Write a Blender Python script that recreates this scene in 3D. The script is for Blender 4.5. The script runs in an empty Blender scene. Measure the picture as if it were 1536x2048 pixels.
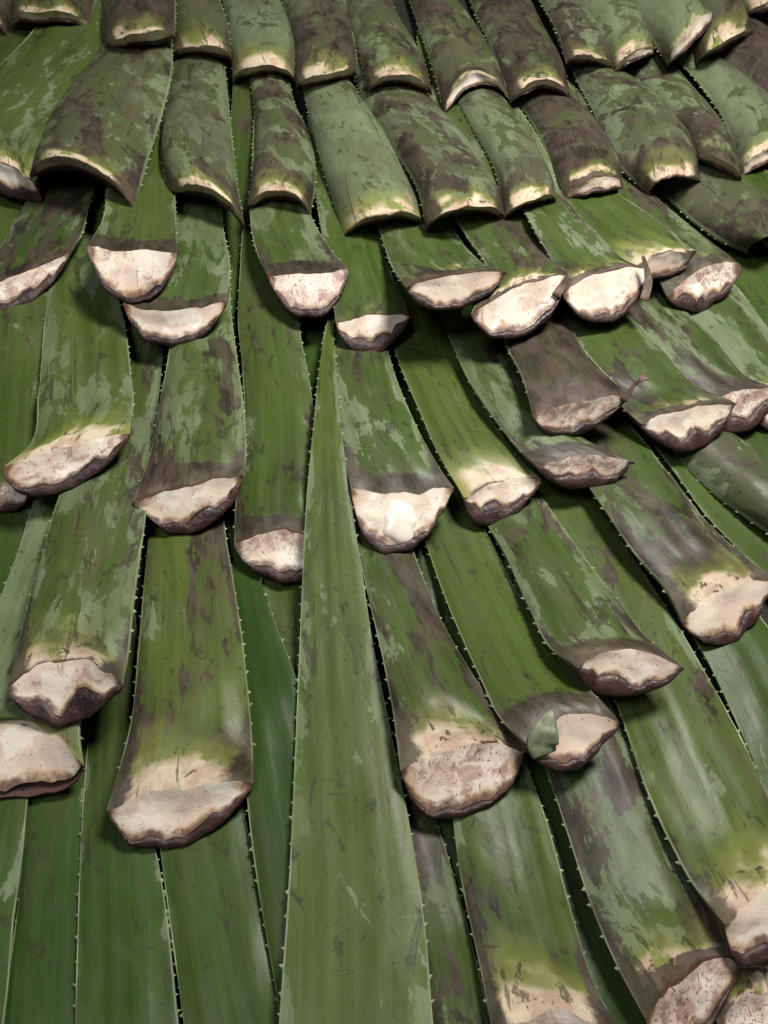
import bpy, math, random
import numpy as np
from mathutils import Vector, Matrix, noise

# ------------------------------------------------------------------ camera, light, exposure
scene = bpy.context.scene
COL = scene.collection
PITCH = math.radians(38.0)
FPX = 1479.0                      # focal length in photo pixels (1536 x 2048)
CAM = np.array((0.0, 0.0, 1.45))

cam_d = bpy.data.cameras.new('camera')
cam_d.sensor_fit = 'VERTICAL'
cam_d.angle = 2 * math.atan(1024.0 / FPX)
cam_d.clip_start = 0.02
cam_d.clip_end = 50
cam = bpy.data.objects.new('camera', cam_d)
cam.location = CAM
cam.rotation_euler = (math.radians(90) - PITCH, 0, 0)
COL.objects.link(cam)
scene.camera = cam

world = bpy.data.worlds.new('World')
scene.world = world
world.use_nodes = True
bg = world.node_tree.nodes['Background']
bg.inputs['Color'].default_value = (0.92, 0.96, 1.0, 1)
bg.inputs['Strength'].default_value = 0.06


def area(name, loc, target, size, power, color):
    d = bpy.data.lights.new(name, 'AREA')
    d.shape = 'DISK'
    d.size = size
    d.energy = power
    d.color = color
    o = bpy.data.objects.new(name, d)
    o.location = loc
    o.rotation_euler = (Vector(target) - Vector(loc)).to_track_quat('-Z', 'Y').to_euler()
    COL.objects.link(o)
    return o


area('market_lamp', (0.42, 0.52, 2.35), (0.05, 0.75, 1.0), 0.36, 28, (1.0, 0.95, 0.91))
area('front_fill', (-0.55, -0.30, 2.5), (0.0, 0.75, 1.0), 0.6, 7, (0.96, 0.97, 1.0))  # added fill from the viewer's side, brightens the cut faces

scene.view_settings.view_transform = 'Standard'
scene.view_settings.look = 'None'
scene.view_settings.gamma = 1.0
scene.view_settings.exposure = 0.0
scene.render.engine = 'CYCLES'
scene.cycles.max_bounces = 5
scene.cycles.diffuse_bounces = 3
scene.cycles.glossy_bounces = 2

# ------------------------------------------------------------------ the slope of the heap
FWD = np.array((0, math.cos(PITCH), -math.sin(PITCH)))
UP = np.array((0, math.sin(PITCH), math.cos(PITCH)))
RIGHT = np.array((1.0, 0, 0))
NRM = UP * 0.511 - FWD * 0.860          # mean normal of the heap's slope
NRM /= np.linalg.norm(NRM)


def base_depth(v):
    t = np.asarray(v, float) / 2048.0
    return 1.0 / (0.865 + 0.8835 * t + 0.291 * t * t)


def ray(u, v):
    u = np.asarray(u, float); v = np.asarray(v, float)
    return FWD + RIGHT * ((u - 768) / FPX)[..., None] + UP * ((1024 - v) / FPX)[..., None]


def at(u, v, h):
    """point that shows at photo pixel (u, v) and lies h metres above the heap's bed"""
    r = ray(u, v)
    d = base_depth(v)
    k = (r @ NRM) * d
    t = 1 + np.asarray(h, float) / k
    return CAM + r * (d * t)[..., None]


def pix(P):
    q = P - CAM
    z = q @ FWD
    u = 768 + FPX * (q @ RIGHT) / z
    v = 1024 - FPX * (q @ UP) / z
    d = base_depth(v)
    r = ray(u, v)
    h = (z / d - 1) * (r @ NRM) * d
    return u, v, h


# height of everything laid so far
GU0, GV0, GC = -700, -700, 8
GW, GH = 380, 440
HF = np.full((GH, GW), -0.002)


def hf_get(u, v):
    i = np.clip(((v - GV0) / GC).astype(int), 0, GH - 1)
    j = np.clip(((u - GU0) / GC).astype(int), 0, GW - 1)
    return HF[i, j]


def hf_put(u, v, h):
    i = np.clip(((v - GV0) / GC).astype(int), 0, GH - 1)
    j = np.clip(((u - GU0) / GC).astype(int), 0, GW - 1)
    np.maximum.at(HF, (i.ravel(), j.ravel()), h.ravel())


# ------------------------------------------------------------------ materials
def new_mat(name):
    m = bpy.data.materials.new(name)
    m.use_nodes = True
    nt = m.node_tree
    nt.nodes.clear()
    return m, nt


class G:
    """tiny node-graph helper"""
    def __init__(self, nt):
        self.nt = nt

    def n(self, kind, **kw):
        nd = self.nt.nodes.new(kind)
        for k, v in kw.items():
            setattr(nd, k, v)
        return nd

    def link(self, a, b):
        self.nt.links.new(a, b)

    def put(self, sock, v):
        if hasattr(v, 'is_linked') or isinstance(v, bpy.types.NodeSocket):
            self.link(v, sock)
        else:
            sock.default_value = v

    def math(self, op, a, b=0.0, clamp=False):
        nd = self.n('ShaderNodeMath', operation=op, use_clamp=clamp)
        self.put(nd.inputs[0], a); self.put(nd.inputs[1], b)
        return nd.outputs[0]

    def step(self, x, lo, hi, to0=0.0, to1=1.0):
        nd = self.n('ShaderNodeMapRange', interpolation_type='SMOOTHSTEP', clamp=True)
        self.put(nd.inputs['Value'], x)
        self.put(nd.inputs['From Min'], lo); self.put(nd.inputs['From Max'], hi)
        self.put(nd.inputs['To Min'], to0); self.put(nd.inputs['To Max'], to1)
        return nd.outputs['Result']

    def mix(self, f, a, b, mode='MIX'):
        nd = self.n('ShaderNodeMix', data_type='RGBA', blend_type=mode)
        self.put(nd.inputs['Factor'], f)
        for s, v in ((nd.inputs['A'], a), (nd.inputs['B'], b)):
            pass
        A = [s for s in nd.inputs if s.name == 'A' and s.type == 'RGBA'][0]
        B = [s for s in nd.inputs if s.name == 'B' and s.type == 'RGBA'][0]
        for s, v in ((A, a), (B, b)):
            if isinstance(v, tuple):
                s.default_value = (v[0], v[1], v[2], 1)
            else:
                self.link(v, s)
        return [o for o in nd.outputs if o.type == 'RGBA'][0]

    def attr(self, name):
        nd = self.n('ShaderNodeAttribute', attribute_name=name)
        sep = self.n('ShaderNodeSeparateXYZ')
        self.link(nd.outputs['Vector'], sep.inputs[0])
        return sep.outputs

    def vec(self, x, y, z):
        nd = self.n('ShaderNodeCombineXYZ')
        self.put(nd.inputs[0], x); self.put(nd.inputs[1], y); self.put(nd.inputs[2], z)
        return nd.outputs[0]

    def noise(self, vec, scale, detail=5.0, rough=0.55, dist=0.0):
        nd = self.n('ShaderNodeTexNoise')
        self.link(vec, nd.inputs['Vector'])
        nd.inputs['Scale'].default_value = scale
        nd.inputs['Detail'].default_value = detail
        nd.inputs['Roughness'].default_value = rough
        nd.inputs['Distortion'].default_value = dist
        return nd.outputs['Fac']

    def voronoi(self, vec, scale):
        nd = self.n('ShaderNodeTexVoronoi', feature='F1')
        self.link(vec, nd.inputs['Vector'])
        nd.inputs['Scale'].default_value = scale
        return nd.outputs['Distance'], nd.outputs['Color']


def skin_material():
    m, nt = new_mat('aloe_skin')
    g = G(nt)
    ax, along, mx = g.attr('coord')          # -1..1 across, metres from the cut, metres across
    seed, bloom, brown = g.attr('leaf_a')
    pale, tone, side = g.attr('leaf_b')      # side 1 on the face turned up
    sz = g.math('MULTIPLY', seed, 3.7)
    stretch, cutline, band = g.attr('leaf_c')
    pal = g.math('MULTIPLY', along, stretch)

    def P(sx, sy, off):
        return g.vec(g.math('MULTIPLY', mx, sx), g.math('MULTIPLY', along, sy), g.math('ADD', sz, off))

    def PP(sx, sy, off):
        return g.vec(g.math('MULTIPLY', mx, sx), g.math('MULTIPLY', pal, sy), g.math('ADD', sz, off))

    # clean green, running lengthwise
    streak = g.noise(P(90, 3.0, 0.0), 1.0, 4, 0.6)
    cloud = g.noise(P(18, 9, 5.0), 1.0, 3, 0.5)
    c_dark = g.mix(tone, (0.019, 0.043, 0.007), (0.058, 0.088, 0.015))
    c_lite = g.mix(tone, (0.038, 0.080, 0.015), (0.112, 0.146, 0.036))
    col = g.mix(g.step(streak, 0.22, 0.80), c_dark, c_lite)
    col = g.mix(g.math('MULTIPLY', g.step(cloud, 0.42, 0.68), 0.55), col, c_lite)
    # olive / brownish bruising, soft
    bru = g.noise(P(30, 7, 31.0), 1.0, 4, 0.6, 0.4)
    bru_m = g.math('MULTIPLY', g.step(bru, 0.50, 0.68), g.math('ADD', 0.15, g.math('MULTIPLY', brown, 0.75)), clamp=True)
    col = g.mix(bru_m, col, (0.088, 0.080, 0.040))

    # handled leaves lying belly up are dustier
    dst = g.math('MULTIPLY', g.math('SUBTRACT', stretch, 1.0), g.step(cloud, 0.35, 0.62, 0.58, 0.30))
    col = g.mix(dst, col, (0.092, 0.085, 0.060))
    # waxy grey-green bloom left in patches with torn edges, more of it by the margins
    nb = g.noise(PP(24, 12, 11.0), 1.0, 5, 0.62, 0.55)
    nb2 = g.noise(PP(75, 24, 12.0), 1.0, 4, 0.6, 0.3)
    nbs = g.math('ADD', g.math('MULTIPLY', nb, 0.74), g.math('MULTIPLY', nb2, 0.26))
    edge = g.math('MULTIPLY', g.step(g.math('ABSOLUTE', ax), 0.55, 1.0), 0.11)
    nbs = g.math('ADD', nbs, edge)
    thr = g.math('SUBTRACT', 0.735, g.math('MULTIPLY', bloom, 0.42))
    bl = g.step(nbs, thr, g.math('ADD', thr, 0.018))
    bl_soft = g.step(nbs, g.math('SUBTRACT', thr, 0.13), g.math('ADD', thr, 0.05), 0.0, 0.16)
    bl = g.math('MAXIMUM', g.math('MULTIPLY', bl, g.math('MULTIPLY', g.step(nb2, 0.3, 0.6, 0.62, 0.95), g.step(cloud, 0.34, 0.60, 0.45, 1.0))), bl_soft)
    c_bl = g.mix(g.noise(P(140, 25, 3.0), 1.0, 2, 0.6), (0.102, 0.138, 0.074), (0.215, 0.256, 0.158))
    c_bl = g.mix(g.math('MULTIPLY', tone, 0.35), c_bl, (0.15, 0.21, 0.085))
    col = g.mix(bl, col, c_bl)

    # brown purple rot and soil film with torn edges
    nr = g.noise(PP(20, 8, 51.0), 1.0, 6, 0.62, 0.7)
    nr2 = g.noise(P(80, 40, 52.0), 1.0, 4, 0.65, 0.2)
    nrs = g.math('ADD', g.math('MULTIPLY', nr, 0.78), g.math('MULTIPLY', nr2, 0.22))
    near = g.step(along, 0.0, 0.10, 0.055, 0.0)
    nrs = g.math('ADD', nrs, near)
    thr2 = g.math('SUBTRACT', 0.70, g.math('MULTIPLY', brown, 0.29))
    br = g.step(nrs, thr2, g.math('ADD', thr2, 0.016))
    br_soft = g.step(nrs, g.math('SUBTRACT', thr2, 0.10), g.math('ADD', thr2, 0.05), 0.0, 0.30)
    br = g.math('MAXIMUM', g.math('MULTIPLY', br, g.step(nr2, 0.3, 0.75, 0.97, 0.75)), br_soft)
    bn = g.noise(P(48, 26, 8.0), 1.0, 5, 0.66, 0.4)
    c_br = g.mix(g.step(bn, 0.34, 0.64), (0.020, 0.013, 0.013), (0.080, 0.058, 0.048))
    c_br = g.mix(g.step(nb, 0.55, 0.66, 0.0, 0.5), c_br, (0.082, 0.082, 0.040))
    col = g.mix(br, col, c_br)

    # pale base of the leaf, yellow green first, then cream at the cut
    wob = g.math('MULTIPLY', g.math('SUBTRACT', g.noise(P(42, 42, 71.0), 1.0, 6, 0.72, 0.3), 0.5), 0.060)
    wos = g.math('MULTIPLY', g.math('SUBTRACT', g.noise(P(34, 34, 73.0), 1.0, 2, 0.45), 0.5), 0.062)
    da = g.math('ADD', along, g.math('ADD', wos, g.math('MULTIPLY', g.math('ABSOLUTE', ax), g.math('MULTIPLY', pale, 0.012))))
    yl = g.step(da, 0.0, g.math('ADD', 0.002, g.math('MULTIPLY', pale, 0.075)), 1.0, 0.0)
    col = g.mix(g.math('MULTIPLY', yl, g.step(pale, 0.05, 0.5, 0.0, 0.9)), col, (0.245, 0.270, 0.065))
    cr = g.step(da, g.math('MULTIPLY', pale, 0.016), g.math('ADD', 0.001, g.math('MULTIPLY', pale, 0.036)), 1.0, 0.0)
    creamn = g.noise(P(45, 45, 77.0), 1.0, 4, 0.6)
    cream = g.mix(g.step(creamn, 0.40, 0.66), (0.66, 0.56, 0.39), (0.52, 0.37, 0.27))
    side_in = g.step(g.math('ABSOLUTE', ax), 0.66, 0.96, 1.0, 0.10)
    brk = g.step(g.noise(P(30, 30, 79.0), 1.0, 4, 0.6), 0.36, 0.46)
    side_in = g.math('MULTIPLY', side_in, brk)
    col = g.mix(g.math('MULTIPLY', g.math('MULTIPLY', cr, side_in), g.step(pale, 0.12, 0.5, 0.0, 1.0)), col, cream)
    # torn brown film above the cut, and up along both sides of the base
    bnd = g.step(g.math('ADD', along, g.math('MULTIPLY', wob, 0.55)), g.math('MULTIPLY', band, 0.024), g.math('ADD', 0.001, g.math('MULTIPLY', band, 0.028)), 1.0, 0.0)
    bnd = g.math('MULTIPLY', bnd, g.step(band, 0.02, 0.1))
    sd = g.math('ADD', g.math('ABSOLUTE', ax), g.math('MULTIPLY', wob, 9.0))
    sd = g.math('SUBTRACT', sd, g.math('MULTIPLY', along, 4.0))
    sdm = g.math('MULTIPLY', g.step(sd, 0.58, 0.72), g.step(brown, 0.05, 0.5, 0.1, 0.9))
    col = g.mix(g.math('MAXIMUM', g.math('MULTIPLY', bnd, 0.88), sdm), col, c_br)
    # soil smeared over the pale base
    sm = g.noise(P(70, 55, 91.0), 1.0, 5, 0.72, 0.8)
    smt = g.math('SUBTRACT', 0.70, g.math('ADD', g.math('MULTIPLY', brown, 0.12), g.step(along, 0.0, 0.06, 0.06, 0.0)))
    smm = g.step(sm, smt, g.math('ADD', smt, 0.05), 0.0, 0.85)
    col = g.mix(smm, col, (0.060, 0.042, 0.032))
    # dried skin right along the cut
    dr = g.step(g.math('ADD', along, g.math('MULTIPLY', wob, 0.22)), 0.0012, 0.0042, 1.0, 0.0)
    lnm = g.step(g.math('ADD', g.noise(P(34, 1, 133.0), 1.0, 2, 0.5), g.math('MULTIPLY', g.math('SUBTRACT', cutline, 0.5), 0.45)), 0.45, 0.55)
    col = g.mix(g.math('MULTIPLY', dr, lnm), col, (0.075, 0.038, 0.026))

    # the underside lip by the cut is brown
    und = g.math('MULTIPLY', g.step(g.math('ADD', along, g.math('MULTIPLY', wob, 0.8)), 0.012, 0.035, 1.0, 0.0), g.math('SUBTRACT', 1.0, side))
    col = g.mix(und, col, (0.095, 0.050, 0.042))

    # specks, nicks and hair-thin scratches
    vd, vc = g.voronoi(P(150, 95, 101.0), 1.0)
    sepc = g.n('ShaderNodeSeparateColor'); g.link(vc, sepc.inputs[0])
    sp = g.math('MULTIPLY', g.step(g.math('ADD', vd, g.math('MULTIPLY', nr2, 0.3)), 0.20, 0.36, 1.0, 0.0), g.step(g.math('ADD', sepc.outputs[0], g.math('MULTIPLY', nr, 0.6)), 1.06, 1.11))
    col = g.mix(g.math('MULTIPLY', sp, 0.75), col, (0.030, 0.028, 0.020))
    scn = g.noise(P(45, 240, 111.0), 1.0, 3, 0.5, 1.2)
    scm = g.noise(P(30, 20, 113.0), 1.0, 2, 0.5)
    sc = g.math('MULTIPLY', g.step(scn, 0.655, 0.69), g.step(scm, 0.52, 0.60))
    col = g.mix(g.math('MULTIPLY', sc, 0.7), col, (0.032, 0.040, 0.020))
    smg = g.noise(P(48, 22, 141.0), 1.0, 4, 0.7, 0.9)
    col = g.mix(g.step(smg, 0.585, 0.635, 0.0, 0.70), col, (0.034, 0.038, 0.018))
    lsc = g.noise(P(170, 7, 151.0), 1.0, 2, 0.5, 0.3)
    lsm = g.noise(P(25, 10, 153.0), 1.0, 2, 0.5)
    col = g.mix(g.math('MULTIPLY', g.step(lsc, 0.64, 0.70, 0.0, 0.6), g.step(lsm, 0.46, 0.56)), col, (0.046, 0.040, 0.022))
    fib = g.noise(P(520, 3.5, 161.0), 1.0, 2, 0.6)
    col = g.mix(g.step(fib, 0.52, 0.72, 0.0, 0.13), col, (0.030, 0.034, 0.014))
    col = g.mix(g.step(fib, 0.46, 0.28, 0.0, 0.06), col, (0.20, 0.24, 0.12))
    # thin horny margin
    mg = g.step(g.math('ABSOLUTE', ax), 0.965, 0.992)
    col = g.mix(g.math('MULTIPLY', mg, g.step(along, 0.01, 0.05, 0.1, 0.6)), col, (0.26, 0.32, 0.17))

    bs = g.n('ShaderNodeBsdfPrincipled')
    g.link(col, bs.inputs['Base Color'])
    ro = g.math('ADD', g.math('ADD', 0.29, g.math('MULTIPLY', bl, 0.12)), g.math('MULTIPLY', g.noise(P(60, 40, 44.0), 1.0, 2, 0.6), 0.16))
    ro = g.math('ADD', ro, g.math('MULTIPLY', br, 0.02))
    g.link(ro, bs.inputs['Roughness'])
    bs.inputs['Specular IOR Level'].default_value = 0.17
    hgt = g.math('ADD', g.math('MULTIPLY', streak, 0.6), g.math('MULTIPLY', g.noise(P(200, 160, 61.0), 1.0, 3, 0.6), 0.5))
    hgt = g.math('SUBTRACT', hgt, g.math('MULTIPLY', sp, 0.2))
    bp = g.n('ShaderNodeBump')
    bp.inputs['Strength'].default_value = 0.28
    bp.inputs['Distance'].default_value = 0.0012
    g.link(hgt, bp.inputs['Height'])
    g.link(bp.outputs[0], bs.inputs['Normal'])
    out = g.n('ShaderNodeOutputMaterial')
    g.link(bs.outputs[0], out.inputs[0])
    return m


def flesh_material():
    m, nt = new_mat('aloe_flesh')
    g = G(nt)
    ax, fv, mx = g.attr('coord')            # -1..1 across, 0 top .. 1 at the belly, metres across
    seed, stain, _ = g.attr('leaf_a')
    sz = g.math('MULTIPLY', seed, 5.3)
    tc = g.n('ShaderNodeTexCoord')
    mp = g.n('ShaderNodeVectorMath', operation='ADD')
    g.link(tc.outputs['Object'], mp.inputs[0]); g.link(g.vec(sz, sz, 0.0), mp.inputs[1])
    V = mp.outputs[0]
    nf = g.noise(V, 34, 3, 0.55, 0.6)
    col = g.mix(g.step(nf, 0.38, 0.60), (0.78, 0.69, 0.55), (0.68, 0.54, 0.44))
    # rosy brown drying
    n1 = g.noise(V, 58, 5, 0.66, 1.1)
    t1 = g.math('SUBTRACT', 0.62, g.math('MULTIPLY', stain, 0.24))
    col = g.mix(g.step(n1, t1, g.math('ADD', t1, 0.16), 0.0, 0.75), col, (0.34, 0.19, 0.165))
    # clear wet gel left in places, cleanly bounded
    ng = g.noise(V, 30, 3, 0.5, 0.2)
    gel = g.step(ng, 0.53, 0.585)
    col = g.mix(g.math('MULTIPLY', gel, g.math('SUBTRACT', 0.95, g.math('MULTIPLY', stain, 0.35))), col, (0.82, 0.75, 0.65))
    # dark torn fibres
    n2 = g.noise(g.vec(g.math('MULTIPLY', ax, 9.0), g.math('MULTIPLY', fv, 4.5), sz), 1.0, 5, 0.7, 1.9)
    t2 = g.math('SUBTRACT', 0.685, g.math('MULTIPLY', stain, 0.16))
    col = g.mix(g.step(n2, t2, g.math('ADD', t2, 0.06), 0.0, 0.85), col, (0.15, 0.080, 0.060))
    # yellow sap then brown towards the skin all round
    e = g.math('MAXIMUM', g.math('ADD', g.math('MULTIPLY', g.math('ABSOLUTE', ax), 1.05), g.math('MULTIPLY', stain, 0.10)), g.step(fv, 0.0, 1.0))
    e = g.math('ADD', e, g.math('MULTIPLY', g.math('SUBTRACT', g.noise(V, 110, 4, 0.6), 0.5), 0.28))
    col = g.mix(g.math('MULTIPLY', g.step(e, 0.82, 0.95, 0.0, 0.6), g.step(nf, 0.42, 0.6)), col, (0.56, 0.38, 0.17))
    col = g.mix(g.step(e, 0.90, 1.02, 0.0, 0.92), col, (0.13, 0.065, 0.045))
    # vessel ends and grit
    vd, vc = g.voronoi(V, 260)
    sepc = g.n('ShaderNodeSeparateColor'); g.link(vc, sepc.inputs[0])
    sp = g.math('MULTIPLY', g.step(g.math('ADD', vd, g.math('MULTIPLY', n1, 0.35)), 0.26, 0.36, 1.0, 0.0), g.step(g.math('ADD', sepc.outputs[0], g.math('MULTIPLY', nf, 0.8)), 1.22, 1.26))
    col = g.mix(g.math('MULTIPLY', sp, 0.85), col, (0.05, 0.025, 0.022))
    bs = g.n('ShaderNodeBsdfPrincipled')
    g.link(col, bs.inputs['Base Color'])
    bs.inputs['Subsurface Weight'].default_value = 0.0
    bs.inputs['Subsurface Radius'].default_value = (0.006, 0.004, 0.0025)
    bs.inputs['Subsurface Scale'].default_value = 0.6
    g.link(g.math('SUBTRACT', g.step(n1, 0.35, 0.7, 0.28, 0.5), g.math('MULTIPLY', gel, 0.16)), bs.inputs['Roughness'])
    bs.inputs['Coat Weight'].default_value = 0.22
    bs.inputs['Coat Roughness'].default_value = 0.10
    bp = g.n('ShaderNodeBump')
    bp.inputs['Strength'].default_value = 0.35
    bp.inputs['Distance'].default_value = 0.003
    g.link(g.math('SUBTRACT', g.math('MULTIPLY', n1, 0.8), g.math('MULTIPLY', gel, 0.10)), bp.inputs['Height'])
    g.link(bp.outputs[0], bs.inputs['Normal'])
    out = g.n('ShaderNodeOutputMaterial')
    g.link(bs.outputs[0], out.inputs[0])
    return m


def rim_material():
    m, nt = new_mat('dried_rim')
    g = G(nt)
    tc = g.n('ShaderNodeTexCoord')
    V = tc.outputs['Object']
    n = g.noise(V, 55, 4, 0.55, 0.6)
    col = g.mix(g.step(n, 0.33, 0.66), (0.018, 0.009, 0.009), (0.072, 0.034, 0.027))
    n3 = g.noise(V, 40, 4, 0.6)
    col = g.mix(g.step(n3, 0.48, 0.70, 0.0, 0.7), col, (0.034, 0.019, 0.022))
    bs = g.n('ShaderNodeBsdfPrincipled')
    g.link(col, bs.inputs['Base Color'])
    g.link(g.step(n3, 0.42, 0.66, 0.5, 0.24), bs.inputs['Roughness'])
    bp = g.n('ShaderNodeBump')
    bp.inputs['Strength'].default_value = 0.6
    bp.inputs['Distance'].default_value = 0.003
    g.link(g.noise(V, 140, 5, 0.6, 0.5), bp.inputs['Height'])
    g.link(bp.outputs[0], bs.inputs['Normal'])
    out = g.n('ShaderNodeOutputMaterial')
    g.link(bs.outputs[0], out.inputs[0])
    return m


def plain_material(name, c1, c2, scale, rough):
    m, nt = new_mat(name)
    g = G(nt)
    tc = g.n('ShaderNodeTexCoord')
    n = g.noise(tc.outputs['Object'], scale, 5, 0.6)
    col = g.mix(g.step(n, 0.3, 0.7), c1, c2)
    bs = g.n('ShaderNodeBsdfPrincipled')
    g.link(col, bs.inputs['Base Color'])
    bs.inputs['Roughness'].default_value = rough
    out = g.n('ShaderNodeOutputMaterial')
    g.link(bs.outputs[0], out.inputs[0])
    return m


M_SKIN = skin_material()
M_FLESH = flesh_material()
M_RIM = rim_material()
M_SPINE = plain_material('horny_spine', (0.16, 0.22, 0.10), (0.34, 0.36, 0.22), 300, 0.5)
M_FLAP = plain_material('dried_flap', (0.060, 0.035, 0.024), (0.16, 0.105, 0.065), 120, 0.6)
M_FLAPG = plain_material('torn_green_skin', (0.10, 0.13, 0.06), (0.22, 0.24, 0.15), 140, 0.5)
M_SCAB = plain_material('scab', (0.16, 0.11, 0.085), (0.30, 0.22, 0.18), 240, 0.6)
M_GEL = plain_material('clear_gel', (0.80, 0.74, 0.60), (0.88, 0.82, 0.72), 60, 0.18)
M_BED = plain_material('shaded_stall_bed', (0.006, 0.008, 0.004), (0.014, 0.015, 0.009), 30, 0.8)  # near-black colour stands in for the deep shade between leaves


# ------------------------------------------------------------------ mesh helpers
def mesh_obj(name, verts, faces, mat, parent, origin, attrs=None, smooth=True):
    me = bpy.data.meshes.new(name)
    me.from_pydata((np.asarray(verts) - origin).tolist(), [], faces)
    me.materials.append(mat)
    if attrs:
        for k, a in attrs.items():
            at_ = me.attributes.new(k, 'FLOAT_VECTOR', 'POINT')
            at_.data.foreach_set('vector', np.asarray(a, np.float32).ravel())
    if smooth:
        me.polygons.foreach_set('use_smooth', [True] * len(me.polygons))
    me.update()
    o = bpy.data.objects.new(name, me)
    COL.objects.link(o)
    if parent is not None:
        o.parent = parent
    else:
        o.location = origin
    return o


def catmull(t, X, q):
    """monotone-ish cubic through (t, X) sampled at q"""
    X = np.asarray(X, float)
    m = np.gradient(X, t, axis=0)
    i = np.clip(np.searchsorted(t, q, side='right') - 1, 0, len(t) - 2)
    h = t[i + 1] - t[i]
    s = (q - t[i]) / h
    s2, s3 = s * s, s ** 3
    f = lambda a: a[:, None]
    return (f(2 * s3 - 3 * s2 + 1) * X[i] + f((s3 - 2 * s2 + s) * h) * m[i]
            + f(-2 * s3 + 3 * s2) * X[i + 1] + f((s3 - s2) * h) * m[i + 1])


def gsmooth(x, sig):
    r = int(3 * sig) + 1
    k = np.exp(-0.5 * (np.arange(-r, r + 1) / sig) ** 2)
    k /= k.sum()
    return np.convolve(np.pad(x, r, mode='edge'), k, mode='valid')


def maxf(x, r):
    p = np.pad(x, r, mode='edge')
    return np.max([p[i:i + len(x)] for i in range(2 * r + 1)], axis=0)


NW = 25
WS = np.sin(np.linspace(-math.pi / 2, math.pi / 2, NW) * 0.999)
WS[0], WS[-1] = -1, 1
NS = 46
LEAVES = {}
GROUP = 'aloe leaves stacked in rows on the heap'


def n3(p, s, o):
    return noise.noise(Vector((p[0] * s + o, p[1] * s - o, p[2] * s + 0.37 * o)))


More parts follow.
